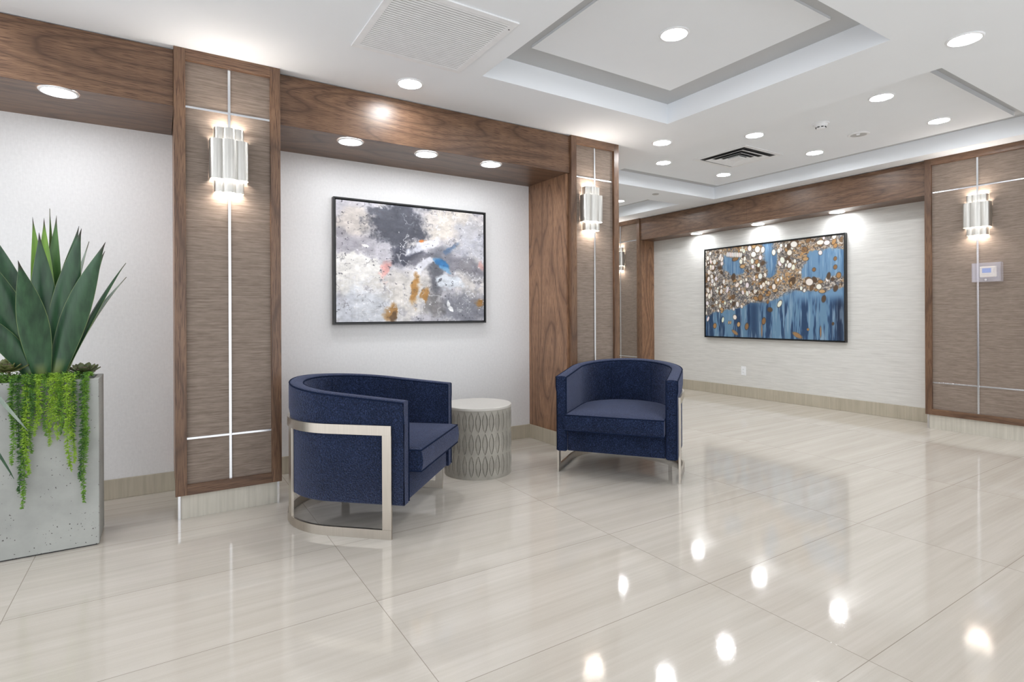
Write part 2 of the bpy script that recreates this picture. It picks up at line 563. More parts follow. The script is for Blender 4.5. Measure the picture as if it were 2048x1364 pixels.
# ------------------------------------------------------------------ recessed downlights
def downlight(name, label, cat, group):
    root = empty(name, label, cat, group=group)
    bm = bmesh.new()
    lathe(bm, [(0.068, 0.002), (0.068, -0.004), (0.072, -0.007), (0.080, -0.006), (0.084, -0.001), (0.084, 0.0)], 40)
    link('trim_ring', bm, M['white_plastic'], root, smooth=True)
    bm = bmesh.new()
    lathe(bm, [(0.0, -0.0035), (0.0685, -0.0035), (0.0685, -0.001), (0.0, -0.001)], 40)
    link('lens', bm, M['lamp'], root)
    return root
GC = 'recessed downlights in the white ceiling'
GN = 'recessed downlights in the wooden soffits'
spots = [
    (1.325, 3.265, CEIL, 'round lit downlight in the plain ceiling between air grille and long beam', GC),
    (2.460, 2.150, 2.680, 'round lit downlight alone in the middle of the empty square tray', GC),
    (3.600, 1.189, CEIL, 'wide oval downlight on the plain ceiling between the two trays, away from every wall', GC),
    (4.417, 1.951, 2.660, 'downlight in the long tray between the smoke detector and the tray end', GC),
    (5.359, 1.942, 2.660, 'downlight in the long tray beyond the round speaker, above the thermostat column', GC),
    (3.588, 3.273, CEIL, 'downlight on the ceiling strip near the corner column, outside the trays', GC),
    (4.405, 2.958, 2.660, 'downlight in the long tray just before the square air diffuser', GC),
    (4.400, 3.994, 2.660, 'downlight in the long tray beside the diffuser, next to the corner column', GC),
    (5.386, 2.973, 2.660, 'downlight in the long tray between the diffuser and the speaker disc', GC),
    (5.359, 3.986, 2.660, 'downlight in the innermost corner of the long tray past the diffuser', GC),
    (5.370, 5.680, 2.660, 'tiny downlight in the far tray peeking past the corner column', GC),
    (-0.428, 3.595, 2.236, 'downlight in the walnut soffit above the planter', GN),
    (1.060, 3.640, 2.238, 'soffit downlight near the wide column, first above the grey painting', GN),
    (1.600, 3.645, 2.238, 'soffit downlight in the middle of the three over the grey painting', GN),
    (2.125, 3.635, 2.238, 'soffit downlight closest to the corner niche side, third over the grey painting', GN),
    (6.330, 5.150, 2.213, 'soffit downlight at the far end of the blue painting niche', GN),
    (6.330, 4.210, 2.213, 'soffit downlight at the middle of the blue painting niche', GN),
    (6.330, 3.250, 2.213, 'soffit downlight beside the thermostat column over the blue painting', GN),
    (-0.950, 3.265, CEIL, 'downlight in the ceiling before the planter beam', GC),
    (1.325, 1.189, CEIL, 'added unseen downlight in the ceiling overhead of the lobby', GC),  # lobby lamps from here are out of view, added for their light
    (-0.950, 1.189, CEIL, 'added unseen downlight in the ceiling by the lobby entrance side', GC),
    (1.325, -0.900, CEIL, 'added unseen downlight in the ceiling behind the viewpoint', GC),
    (3.600, -0.900, CEIL, 'added unseen downlight in the ceiling behind the viewpoint near the gallery wall', GC),
    (5.500, 0.300, CEIL, 'added unseen downlight in the ceiling beyond the thermostat column', GC),  # lamps from here on are out of view, added to brighten the far floor
    (4.400, 5.680, 2.660, 'added unseen downlight in the far tray hidden past the corner column', GC),
    (3.600, 5.300, CEIL, 'added unseen downlight in the corridor ceiling hidden past the corner column', GC),
    (5.370, 6.900, 2.660, 'added unseen downlight in the far tray hidden beside the end wall', GC),
    (4.400, 6.900, 2.660, 'added unseen downlight in the far tray by the end wall', GC),
]
d0 = None
soft = None
for i, (x, y, z, lb, g) in enumerate(spots):
    if d0 is None:
        d0 = downlight('recessed_downlight', lb, 'downlight', g)
        d0.location = (x, y, z)
    else:
        d = dup(d0, (x, y, z), 0, lb)
        d['group'] = g
        if g == GN:
            for c_ in bpy.data.objects:
                if c_.parent == d and c_.name.startswith('lens'):
                    if soft is None:
                        soft = c_.data.copy()
                        soft.materials[0] = M['lamp_soft']
                    c_.data = soft

# ------------------------------------------------------------------ ceiling fixtures
def square_frame(bm, x0, x1, y0, y1, wd, z0, z1):
    box(bm, x0, x1, y0, y0 + wd, z0, z1); box(bm, x0, x1, y1 - wd, y1, z0, z1)
    box(bm, x0, x0 + wd, y0 + wd, y1 - wd, z0, z1); box(bm, x1 - wd, x1, y0 + wd, y1 - wd, z0, z1)
gr = empty('return_air_grille', 'square white louvred return air grille in the ceiling', 'air grille', (1.190, 2.630, CEIL))
bm = bmesh.new(); square_frame(bm, -.322, .322, -.333, .333, .036, -.008, 0)
link('grille_frame', bm, M['white_plastic'], gr, bev=0.002)
bm = bmesh.new(); box(bm, -.29, .29, -.30, .30, -.0012, -.0004)
link('dark_duct', bm, plain('grille_duct_grey', srgb(84, 85, 88), .8), gr)
bm = bmesh.new()
for k in range(31):
    y = -.288 + k * .0192
    a = [bm.verts.new(p) for p in ((-.288, y - .0062, -.0052), (.288, y - .0062, -.0052), (.288, y + .0062, -.0068), (-.288, y + .0062, -.0068))]
    b = [bm.verts.new(v.co + Vector((0, 0, -.0012))) for v in a]
    for q in range(4):
        bm.faces.new((a[q], a[(q + 1) % 4], b[(q + 1) % 4], b[q]))
    bm.faces.new(a); bm.faces.new(b[::-1])
link('louvre_blades', bm, M['white_plastic'], gr)
bm = bmesh.new(); lathe(bm, [(0, -.0095), (.004, -.009), (.004, -.008)], 12, (.304, -.26))
link('screw', bm, M['dark'], gr)

df = empty('ceiling_diffuser', 'square four way air diffuser with nested vanes in the long ceiling tray', 'air diffuser', (4.880, 3.470, 2.660))
bm = bmesh.new(); square_frame(bm, -.30, .30, -.30, .30, .045, -.006, 0)
link('diffuser_frame', bm, M['white_plastic'], df, bev=0.002)
bm = bmesh.new(); box(bm, -.26, .26, -.26, .26, -.001, -.0003)
link('dark_duct', bm, M['dark'], df)
for r_out, r_in, z_out, z_in in ((.215, .170, -.016, -.003), (.150, .115, -.018, -.004), (.100, .072, -.020, -.005)):
    bm = bmesh.new()
    q = lambda r, z: [bm.verts.new(p) for p in ((-r, -r, z), (r, -r, z), (r, r, z), (-r, r, z))]
    o1, o2, i1, i2 = q(r_out, z_out), q(r_out, z_out + .002), q(r_in, z_in), q(r_in, z_in + .002)
    for k in range(4):
        n = (k + 1) % 4
        bm.faces.new((o1[k], o1[n], i1[n], i1[k])); bm.faces.new((o2[k], o2[n], i2[n], i2[k]))
        bm.faces.new((o1[k], o1[n], o2[n], o2[k])); bm.faces.new((i1[k], i1[n], i2[n], i2[k]))
    link('vane', bm, M['white_plastic'], df)
link('centre_plate', boxes((-.055, .055, -.055, .055, -.022, -.006)), M['white_plastic'], df, bev=0.002)

sm = empty('smoke_detector', 'small white smoke detector with dark slots on the long tray', 'smoke detector', (4.607, 2.490, 2.660))
bm = bmesh.new(); lathe(bm, [(0, -.008), (.060, -.008), (.064, -.003), (.064, 0), (0, 0)], 32)
link('mounting_base', bm, M['white_plastic'], sm, smooth=True)
bm = bmesh.new(); lathe(bm, [(0, -.045), (.026, -.045), (.034, -.040), (.038, -.030), (.048, -.018), (.052, -.008), (0, -.008)], 32)
link('sensor_dome', bm, M['white_plastic'], sm, smooth=True)
bm = bmesh.new()
for k in range(8):
    a = 2 * PI * k / 8
    c, s = math.cos(a), math.sin(a)
    vs = []
    for z in (-.038, -.031):
        for t in (-.009, .009):
            for r in (.030, .0392):
                vs.append(bm.verts.new((c * r - s * t, s * r + c * t, z)))
    for f in ((0, 1, 3, 2), (4, 5, 7, 6), (0, 1, 5, 4), (2, 3, 7, 6), (0, 2, 6, 4), (1, 3, 7, 5)):
        bm.faces.new([vs[q] for q in f])
link('vent_slots', bm, M['dark'], sm)

sp = empty('ceiling_speaker', 'flat round grey white speaker disc next to the smoke detector', 'ceiling speaker', (5.173, 2.469, 2.660))
bm = bmesh.new(); lathe(bm, [(0.062, -.003), (.064, -.007), (.080, -.007), (.086, -.002), (.086, 0), (0.062, 0)], 40)
link('speaker_ring', bm, M['white_plastic'], sp, smooth=True)
bm = bmesh.new(); lathe(bm, [(0, -.0045), (.0625, -.0045), (.0625, -.001), (0, -.001)], 40)
link('speaker_cloth', bm, plain('speaker_mesh_grey', srgb(190, 190, 190), 0.7, var=.1, vs=400), sp)
bm = bmesh.new(); lathe(bm, [(0, -.014), (.012, -.013), (.016, -.0045), (0, -.0045)], 20, (-.03, -.01))
link('sensor_button', bm, M['white_plastic'], sp, smooth=True)

bm = bmesh.new(); lathe(bm, [(0, -.006), (.036, -.006), (.040, -.003), (.040, 0), (0, 0)], 32)
so = link('sprinkler_cover', bm, plain('cover_grey', srgb(176, 176, 176), 0.5), None, smooth=True)
so.location = (5.066, 4.727, CEIL)
so['label'] = 'small grey concealed sprinkler cover between the two far trays'; so['category'] = 'sprinkler cover'

# ------------------------------------------------------------------ wall sconces
def sconce_outline(wd, dep, n=40):
    h = wd / 2
    cs = [(-.62 * h, dep * .46, .38 * h * 1.02), (0, dep * .52, .48 * h), (.62 * h, dep * .46, .38 * h * 1.02)]
    pts = [(-h, 0)]
    for i in range(n + 1):
        x = -h + wd * i / n
        x = max(-h * .9995, min(h * .9995, x))
        d = max([cy + math.sqrt(r * r - (x - cx) ** 2) for cx, cy, r in cs if abs(x - cx) < r] or [dep * .46])
        pts.append((x, -d))
    pts.append((h, 0))
    return pts
def sconce(label):
    root = empty('wall_sconce', label, 'wall sconce', group='brushed metal wall sconces')
    for nm, wd, dep, z0, z1 in (('inner_shade', .150, .070, -.178, .178), ('outer_shade', .194, .092, -.108, .110)):
        o = sconce_outline(wd, dep)
        th = .003
        inn = []
        for i, p in enumerate(o):
            a = Vector(o[max(i - 1, 0)]); b = Vector(o[min(i + 1, len(o) - 1)])
            t = (b - a).normalized()
            inn.append((p[0] - t.y * th, min(0, p[1] + t.x * th)) if 0 < i < len(o) - 1 else (p[0] * (1 - th / wd * 2), 0))
        bm = bmesh.new()
        A = [bm.verts.new((x, y, z0)) for x, y in o]; Bv = [bm.verts.new((x, y, z1)) for x, y in o]
        Ci = [bm.verts.new((x, y, z0)) for x, y in inn]; D = [bm.verts.new((x, y, z1)) for x, y in inn]
        for i in range(len(o) - 1):
            bm.faces.new((A[i], A[i + 1], Bv[i + 1], Bv[i])); bm.faces.new((Ci[i], D[i], D[i + 1], Ci[i + 1]))
            bm.faces.new((A[i], Ci[i], Ci[i + 1], A[i + 1])); bm.faces.new((Bv[i], Bv[i + 1], D[i + 1], D[i]))
        sh = link(nm, bm, M['silver'], root, smooth=True, angle=50)
        for zz in ((z0 + .012), (z1 - .012)):
            bm = bmesh.new()
            prism(bm, [(x * .985, min(-.001, y + .003)) for x, y in inn], zz - .001, zz + .001)
            link('lens', bm, M['warm'], sh)
    bm = bmesh.new(); box(bm, -.055, .055, -.008, 0.0, -.165, .165)
    link('back_plate', bm, M['silver'], root, bev=.002)
    return root
s1 = sconce('fluted brushed metal sconce on the wide column beside the planter')
s1.location = (0.329, 3.469 + .018, 1.959)
dup(s1, (3.005, 3.515 + .018, 1.962), 0, 'fluted metal sconce on the corner column above the front facing armchair')
dup(s1, (XB + .018, 1.940, 1.960), -PI / 2, 'fluted metal sconce above the clear boxed thermostat')
dup(s1, (XB + .018, 6.485, 1.960), -PI / 2, 'partly hidden metal sconce on the column at the far end')

# ------------------------------------------------------------------ thermostat and outlet
th = empty('boxed_thermostat', 'beige thermostat with blue screen inside a clear locked plastic cover', 'thermostat', (XB + .016, 1.870, 1.448))
cl = NT('clear_plastic')
cl.set((0.80, 0.79, 0.90, 1), 0.06, 0, 0.6)
cl.b.inputs['Alpha'].default_value = 0.20
bm = bmesh.new()
t_, W_, H_, D_ = .004, .102, .084, .056
box(bm, -D_, 0, -W_, -W_ + t_, -H_, H_); box(bm, -D_, 0, W_ - t_, W_, -H_, H_)
box(bm, -D_, 0, -W_ + t_, W_ - t_, -H_, -H_ + t_); box(bm, -D_, 0, -W_ + t_, W_ - t_, H_ - t_, H_)
box(bm, -D_, -D_ + t_, -W_ + t_, W_ - t_, -H_ + t_, H_ - t_)
for k in range(5):
    yy = -.088 + k * .007
    box(bm, -D_ - .002, -D_, yy, yy + .002, -.07, .07)
    box(bm, -D_ - .002, -D_, -yy - .002, -yy, -.07, .07)
link('clear_cover', bm, cl.m, th, bev=.001)
bm = bmesh.new(); box(bm, -.03, -.002, -.062, .054, -.042, .052)
tb = link('thermostat_body', bm, plain('beige_plastic', srgb(226, 216, 196), 0.45), th, bev=.006)
scr = emit('blue_display', srgb(70, 112, 180), 0.3)
scr.node_tree.nodes['Principled BSDF'].inputs['Base Color'].default_value = srgb(60, 90, 150); 
bm = bmesh.new(); box(bm, -.032, -.0295, -.028, .035, -.004, .036)
link('display', bm, scr, tb)
bm = bmesh.new()
for k in range(3): box(bm, -.0315, -.0295, -.050, -.043, .022 - k * .012, .028 - k * .012)
for k in range(7): box(bm, -.0305, -.0295, -.040 + k * .012, -.032 + k * .012, -.022, -.019)
link('buttons', bm, plain('button_grey', srgb(180, 170, 152), 0.5), tb)
bm = bmesh.new(); tube(bm, [(-.066, 0, -.066), (-.056, 0, -.066)], .009, 16)
link('key_lock', bm, M['chrome'], th, smooth=True)

ou = empty('wall_outlet', 'white double socket outlet on the pale wall under the blue painting', 'outlet', (XW, 4.510, 0.343))
link('cover_plate', boxes((-.006, 0, -.036, .036, -.058, .058)), M['white_plastic'], ou, bev=.002)
for s in (-1, 1):
    sk = link('socket', boxes((-.009, -.005, -.017, .017, s * .02 - .014, s * .02 + .014)), M['white_plastic'], ou, bev=.003)
    for u in (-.007, .006):
        link('slot', boxes((-.0095, -.008, u, u + .002, s * .02 - .004, s * .02 + .006)), M['dark'], sk)


# ------------------------------------------------------------------ paintings: colours computed in code
rng = np.random.default_rng(11)
def vnoise(h, w, cy, cx, r=rng):
    g = r.random((int(cy) + 3, int(cx) + 3))
    y = np.linspace(0, cy, h); x = np.linspace(0, cx, w)
    yi = y.astype(int); xi = x.astype(int)
    fy = (y - yi); fx = (x - xi)
    fy = fy * fy * (3 - 2 * fy); fx = fx * fx * (3 - 2 * fx)
    a = g[yi][:, xi]; b = g[yi][:, xi + 1]; c = g[yi + 1][:, xi]; d = g[yi + 1][:, xi + 1]
    return (a * (1 - fx) + b * fx) * (1 - fy)[:, None] + (c * (1 - fx) + d * fx) * fy[:, None]
def fbm(h, w, cy, cx, o=5, p=.55):
    s = 0; a = 1; t = 0
    for k in range(o):
        s = s + a * vnoise(h, w, cy * 2 ** k, cx * 2 ** k); t += a; a *= p
    return s / t
def sm_(x, a, b):
    t = np.clip((x - a) / (b - a), 0, 1)
    return t * t * (3 - 2 * t)
def over(img, m, c):
    m = np.clip(m, 0, 1)[..., None]
    return img * (1 - m) + np.array(c, float) * m

def canvas(name, img, W, H, parent, mat):
    h, w_ = img.shape[:2]
    xs = np.linspace(-W / 2, W / 2, w_); zs = np.linspace(H / 2, -H / 2, h)
    X, Z = np.meshgrid(xs, zs)
    co = np.stack([X, np.zeros_like(X), Z], -1).reshape(-1, 3)
    idx = np.arange(h * w_).reshape(h, w_)
    q = np.stack([idx[:-1, :-1], idx[1:, :-1], idx[1:, 1:], idx[:-1, 1:]], -1).reshape(-1, 4)
    me = bpy.data.meshes.new(name)
    me.vertices.add(len(co)); me.vertices.foreach_set('co', co.astype(np.float32).ravel())
    me.loops.add(q.size); me.loops.foreach_set('vertex_index', q.astype(np.int32).ravel())
    me.polygons.add(len(q)); me.polygons.foreach_set('loop_start', np.arange(0, q.size, 4, dtype=np.int32))
    me.update(calc_edges=True)
    c = img.reshape(-1, 3) / 255
    lin = np.where(c <= .04045, c / 12.92, ((np.clip(c, 0, 1) + .055) / 1.055) ** 2.4)
    at = me.color_attributes.new('paint', 'FLOAT_COLOR', 'POINT')
    at.data.foreach_set('color', np.concatenate([lin, np.ones((len(lin), 1))], 1).astype(np.float32).ravel())
    me.materials.append(mat)
    o = bpy.data.objects.new(name, me); COL.objects.link(o); o.parent = parent
    return o
def paint_mat(name, rough):
    t = NT(name)
    a = t.n('ShaderNodeAttribute'); a.attribute_name = 'paint'
    t.set(a.outputs['Color'], rough, 0, 0.3)
    t.bump(t.noise(t.coord(), 90, 4, 0.6), 0.25, 0.002)
    return t.m

def painting_grey():
    h, w_ = 440, 600
    V, U = np.meshgrid(np.linspace(0, 1, h), np.linspace(0, 1, w_), indexing='ij')
    wx, wy = fbm(h, w_, 4, 5) - .5, fbm(h, w_, 4, 5) - .5
    u = U + wx * .22; v = V + wy * .22
    f1, f2, f3 = fbm(h, w_, 5, 7), fbm(h, w_, 14, 20, 4, .7), fbm(h, w_, 40, 55, 3, .7)
    def blob(cx, cy, rx, ry, a=0., soft=.5):
        c, s = math.cos(a), math.sin(a)
        dx, dy = u - cx, v - cy
        x = (dx * c + dy * s) / rx; y = (-dx * s + dy * c) / ry
        r = np.sqrt(x * x + y * y) + (f2 - .5) * .9
        return 1 - sm_(r, 1 - soft, 1 + soft * .4)
    img = np.ones((h, w_, 3)) * np.array([192., 190, 197])
    img = over(img, sm_(f1, .45, .62), (212, 208, 206))
    img = over(img, sm_(f2, .52, .68) * .6, (168, 167, 176))
    img = over(img, blob(.12, .14, .2, .16) * .7, (205, 196, 186))
    img = over(img, blob(.1, .36, .22, .12, .3) * .75, (158, 155, 163))
    img = over(img, blob(.75, .12, .3, .16) * .7, (212, 204, 194))
    img = over(img, blob(.93, .25, .14, .2) * .6, (178, 182, 196))
    img = over(img, blob(.12, .60, .2, .16, 0, .25), (224, 222, 219))
    img = over(img, blob(.15, .88, .28, .16) * .8, (208, 213, 222))
    img = over(img, blob(.45, .72, .22, .2) * .8, (214, 209, 203))
    img = over(img, blob(.83, .5, .26, .1, .2) * .75, (118, 117, 126))
    img = over(img, blob(.66, .62, .07, .22, .1) * .85, (88, 90, 98))
    img = over(img, blob(.70, .42, .13, .1) * .7, (120, 122, 132))
    img = over(img, blob(.9, .9, .24, .16) * .85, (120, 122, 132))
    img = over(img, blob(.62, .88, .1, .12) * .7, (110, 108, 110))
    img = over(img, blob(.36, .12, .19, .21, .35, .3), (84, 86, 96))
    img = over(img, blob(.26, .03, .12, .05, .4, .3) * .9, (90, 92, 102))
    img = over(img, blob(.44, .40, .12, .1, .5, .35), (78, 80, 92))
    img = over(img, blob(.54, .45, .08, .06, .2) * .8, (100, 100, 110))
    img = over(img, blob(.56, .30, .12, .06, -.6, .4) * .9, (222, 224, 234))
    img = over(img, blob(.57, .55, .12, .04, -.6, .4) * .9, (220, 221, 230))
    img = over(img, blob(.76, .68, .12, .06, 0, .3) * .9, (214, 220, 228))
    img = over(img, blob(.70, .52, .075, .05, .3, .45) * .95, (58, 118, 172))
    img = over(img, blob(.74, .57, .07, .03, .2) * .8, (120, 165, 200))
    img = over(img, blob(.78, .37, .03, .08, .5) * .8, (92, 116, 148))
    img = over(img, blob(.31, .55, .028, .13, .25, .6) * .85, (226, 164, 158))
    img = over(img, blob(.95, .45, .025, .06) * .7, (205, 155, 150))
    img = over(img, blob(.525, .235, .022, .03) * .9, (200, 120, 60))
    for cx, cy, rx, ry in ((.50, .72, .035, .13), (.575, .78, .025, .07), (.33, .90, .035, .08), (.94, .84, .035, .05)):
        img = over(img, blob(cx, cy, rx, ry, .1, .6) * .9, (168, 122, 66))
    img = over(img, blob(.345, .93, .02, .05) * .9, (104, 82, 60))
    img = over(img, blob(.77, .88, .022, .035, -.5, .15), (232, 233, 236))
    img = over(img, blob(.205, .355, .025, .018, 0, .2), (230, 228, 226))
    # drag marks, splatter
    st = fbm(h, w_, 6, 90, 3, .7)
    img = img * (1 + (st - .5)[..., None] * .10 * sm_(V, .45, .7)[..., None])
    img = over(img, sm_(f3, .70, .74) * sm_(f1, .4, .6) * .8, (232, 232, 236))
    img = over(img, sm_(1 - f3, .71, .75) * sm_(1 - f1, .45, .6) * .7, (70, 70, 78))
    img = img * (1 + (fbm(h, w_, 22, 16, 4, .75) - .5)[..., None] * .35)
    ridge = 1 - np.abs(fbm(h, w_, 7, 9, 4, .6) - .5) * 40
    img = over(img, np.clip(ridge, 0, 1) * sm_(f2, .5, .6) * .55, (96, 94, 100))
    ridge = 1 - np.abs(fbm(h, w_, 6, 8, 4, .6) - .5) * 45
    img = over(img, np.clip(ridge, 0, 1) * sm_(f1, .45, .6) * .7, (234, 234, 238))
    return np.clip(img, 0, 255)

def painting_blue():
    h, w_ = 500, 760
    r = np.random.default_rng(5)
    V, U = np.meshgrid(np.linspace(0, 1, h), np.linspace(0, 1, w_), indexing='ij')
    str1 = fbm(h, w_, 2.2, 34, 4, .7); str2 = fbm(h, w_, 4, 90, 3, .7)
    img = np.ones((h, w_, 3)) * np.array([110., 145, 178])
    img = over(img, sm_(str1, .45, .62) * .8, (78, 112, 148))
    low = sm_(V, .55, .68)
    img = over(img, low * .45, (66, 98, 134))
    img = over(img, low * sm_(str1, .42, .58) * .8, (112, 146, 172))
    img = over(img, low * sm_(1 - str1, .5, .62) * .85, (38, 60, 92))
    img = over(img, low * np.exp(-((U - .40) / .045) ** 2) * .75, (30, 50, 82))
    img = over(img, low * np.exp(-((U - .98) / .03) ** 2) * .85, (34, 44, 66))
    img = over(img, sm_(str2, .56, .7) * .4, (170, 190, 205))
    # crusted band
    wob = (fbm(h, w_, 5, 8) - .5)
    edge = np.interp(U, [0, .1, .25, .38, .5, .62, .75, .88, 1], [.78, .74, .70, .64, .60, .54, .52, .54, .50])
    top = sm_(edge - V + wob * .12, -.01, .02)
    def hole(x0, x1, y0, y1):
        return sm_(U + wob * .14, x0 - .015, x0 + .015) * (1 - sm_(U + wob * .14, x1 - .015, x1 + .015)) * sm_(V + wob * .2, y0 - .015, y0 + .015) * (1 - sm_(V + wob * .2, y1 - .02, y1 + .02))
    holes = np.clip(hole(.18, .31, .10, .28) + hole(.475, .555, -.1, .34) + hole(.76, 1.1, .13, .42) + hole(.74, .8, .24, .36), 0, 1)
    m = top * (1 - holes)
    fa, fb, fc = fbm(h, w_, 60, 90, 3, .7), fbm(h, w_, 30, 45, 3, .7), fbm(h, w_, 90, 140, 2)
    crust = np.ones((h, w_, 3)) * np.array([132., 124, 118])
    crust = over(crust, sm_(fa, .5, .6), (178, 170, 160))
    crust = over(crust, sm_(1 - fb, .52, .62) * .8, (92, 88, 88))
    crust = over(crust, sm_(fb, .57, .68) * .7, (172, 136, 96))
    crust = over(crust, sm_(1 - fa, .6, .68) * .5, (98, 112, 132))
    crust = over(crust, sm_(fc, .66, .74) * .8, (214, 206, 196))
    crust = over(crust, sm_(1 - fc, .68, .74) * .8, (66, 58, 54))
    gold = np.exp(-(((U - .62) / .12) ** 2 + ((V - .38) / .08) ** 2)) + np.exp(-(((U - .78) / .1) ** 2 + ((V - .14) / .06) ** 2)) + np.exp(-(((U - .3) / .2) ** 2 + (V / .05) ** 2))
    crust = over(crust, np.clip(gold, 0, 1) * sm_(fa, .42, .55) * .7, (196, 146, 88))
    img = img * (1 - m[..., None]) + crust * m[..., None]
    hgt = m * .3
    def dab(cx, cy, a, b, ang, col, rim=(70, 58, 48)):
        x0, x1 = int(max(0, (cx - .05) * w_)), int(min(w_, (cx + .05) * w_))
        y0, y1 = int(max(0, (cy - .08) * h)), int(min(h, (cy + .08) * h))
        if x1 <= x0 or y1 <= y0: return
        X = (U[y0:y1, x0:x1] - cx) * 1.545; Y = V[y0:y1, x0:x1] - cy
        c, s = math.cos(ang), math.sin(ang)
        d = np.sqrt(((X * c + Y * s) / a) ** 2 + ((-X * s + Y * c) / b) ** 2)
        img[y0:y1, x0:x1] = over(img[y0:y1, x0:x1], (1 - sm_(d, 1.05, 1.45)) * .75, rim)
        img[y0:y1, x0:x1] = over(img[y0:y1, x0:x1], 1 - sm_(d, .85, 1.1), col)
    white = lambda: (226 + r.integers(0, 14), 222 + r.integers(0, 14), 214 + r.integers(0, 16))
    golds = [(168, 128, 84), (140, 106, 72), (112, 88, 64), (190, 154, 110), (90, 72, 56)]
    n = 0
    while n < 105:
        x, y = r.random(), r.random() * .85
        if r.random() < .35: y = r.random() * .55
        if m[int(y * (h - 1)), int(x * (w_ - 1))] < .5: continue
        a = .009 + r.random() * .011
        dab(x, y, a, a * (1.2 + r.random() * .7), r.random() * 3, golds[r.integers(0, 5)]); n += 1
    n = 0
    while n < 100:
        x, y = r.random() ** 1.7 * .95, r.random() * .8
        if m[int(y * (h - 1)), int(x * (w_ - 1))] < .5: continue
        a = .008 + r.random() * .011
        dab(x, y, a, a * (1.3 + r.random() * .5), -.3 + r.random() * .6, white(), (110, 90, 70)); n += 1
    for x, y, a, b, t in ((.02, .09, .018, .026, 0), (.13, .09, .014, .04, .3), (.08, .14, .022, .03, 0), (.37, .03, .022, .03, 0), (.40, .10, .03, .03, .2), (.43, .05, .03, .035, 0), (.47, .06, .02, .032, .1),
                          (.55, .10, .02, .03, 0), (.61, .19, .024, .034, -.2), (.66, .12, .026, .028, 0), (.66, .25, .022, .028, .4), (.69, .04, .035, .03, .2), (.86, .05, .035, .022, 0), (.90, .06, .028, .022, 0), (.86, .15, .018, .022, 0),
                          (.45, .34, .024, .03, 0), (.35, .43, .02, .03, 0), (.55, .46, .020, .03, 0), (.79, .43, .036, .034, .4), (.85, .48, .026, .026, 0), (.59, .64, .020, .036, .5), (.27, .42, .02, .03, .7), (.30, .39, .018, .024, .5), (.19, .47, .014, .038, .3),
                          (.25, .78, .022, .026, -.2), (.15, .81, .014, .03, .2), (.02, .80, .014, .03, .4), (.06, .36, .018, .028, 0), (.05, .50, .010, .05, 0), (.35, .52, .016, .03, -.2), (.51, .42, .015, .02, 0)):
        dab(x, y, a, b, t, white(), (96, 80, 66))
    for x in np.arange(.19, .31, .014): dab(x, .07 + (x - .19) * .2, .012, .028, .1, white(), (120, 110, 100))
    for x, y, a, b, c in ((.08, .88, .02, .028, 0), (.28, .86, .018, .026, 3), (.345, .88, .02, .034, 1), (.475, .82, .02, .034, 1), (.52, .70, .026, .022, 4), (.45, .57, .024, .034, 1), (.95, .30, .016, .02, 1), (.95, .22, .014, .018, 1),
                          (.82, .31, .016, .018, 1), (.91, .38, .016, .03, 4), (.97, .38, .02, .026, 0), (.935, .84, .010, .014, 4), (.88, .60, .018, .03, 4), (.24, .33, .022, .034, 4), (.20, .84, .008, .018, 3), (.215, .84, .008, .018, 3)):
        dab(x, y, a, b, .2, golds[c])
    for x, y, a, b, t in ((.25, .95, .04, .016, .6), (.71, .96, .05, .02, .5), (.46, .92, .006, .07, 0), (.86, .92, .006, .05, 0), (.78, .90, .012, .012, 0)):
        dab(x, y, a, b, t, (158, 124, 88), (110, 96, 84))
    return np.clip(img, 0, 255)

def framed(name, label, img, W, H, loc, rz, matname, rough):
    root = empty(name, label, 'painting', loc, rz)      # faces local -y; wall at local y = 0
    D = .046
    bm = bmesh.new()
    t = .012
    box(bm, -W/2, W/2, -D, 0, H/2 - t, H/2); box(bm, -W/2, W/2, -D, 0, -H/2, -H/2 + t)
    box(bm, -W/2, -W/2 + t, -D, 0, -H/2 + t, H/2 - t); box(bm, W/2 - t, W/2, -D, 0, -H/2 + t, H/2 - t)
    link('frame', bm, M['black'], root, bev=.001)
    link('backing', boxes((-W/2 + t, W/2 - t, -.012, -.002, -H/2 + t, H/2 - t)), M['black'], root)
    g = t + .007
    st = link('stretched_canvas', boxes((-W/2 + g, W/2 - g, -D + .008, -.012, -H/2 + g, H/2 - g)), plain(name + '_canvas_edge', srgb(200, 198, 194), .8), root)
    c = canvas('painted_face', img, W - 2 * g, H - 2 * g, st, paint_mat(matname, rough))
    c.location = (0, -D + .0075, 0)
    return root
framed('abstract_painting', 'grey white abstract painting with a blue patch in a thin black frame', painting_grey(), 1.261, .926, (1.6865, YW - .001, 1.4915), 0, 'grey_abstract_paint', .45)
framed('abstract_painting', 'blue painting crusted with white and gold dabs in a black frame', painting_blue(), 1.887, 1.222, (XW - .001, 4.149, 1.377), -PI / 2, 'blue_abstract_paint', .4)

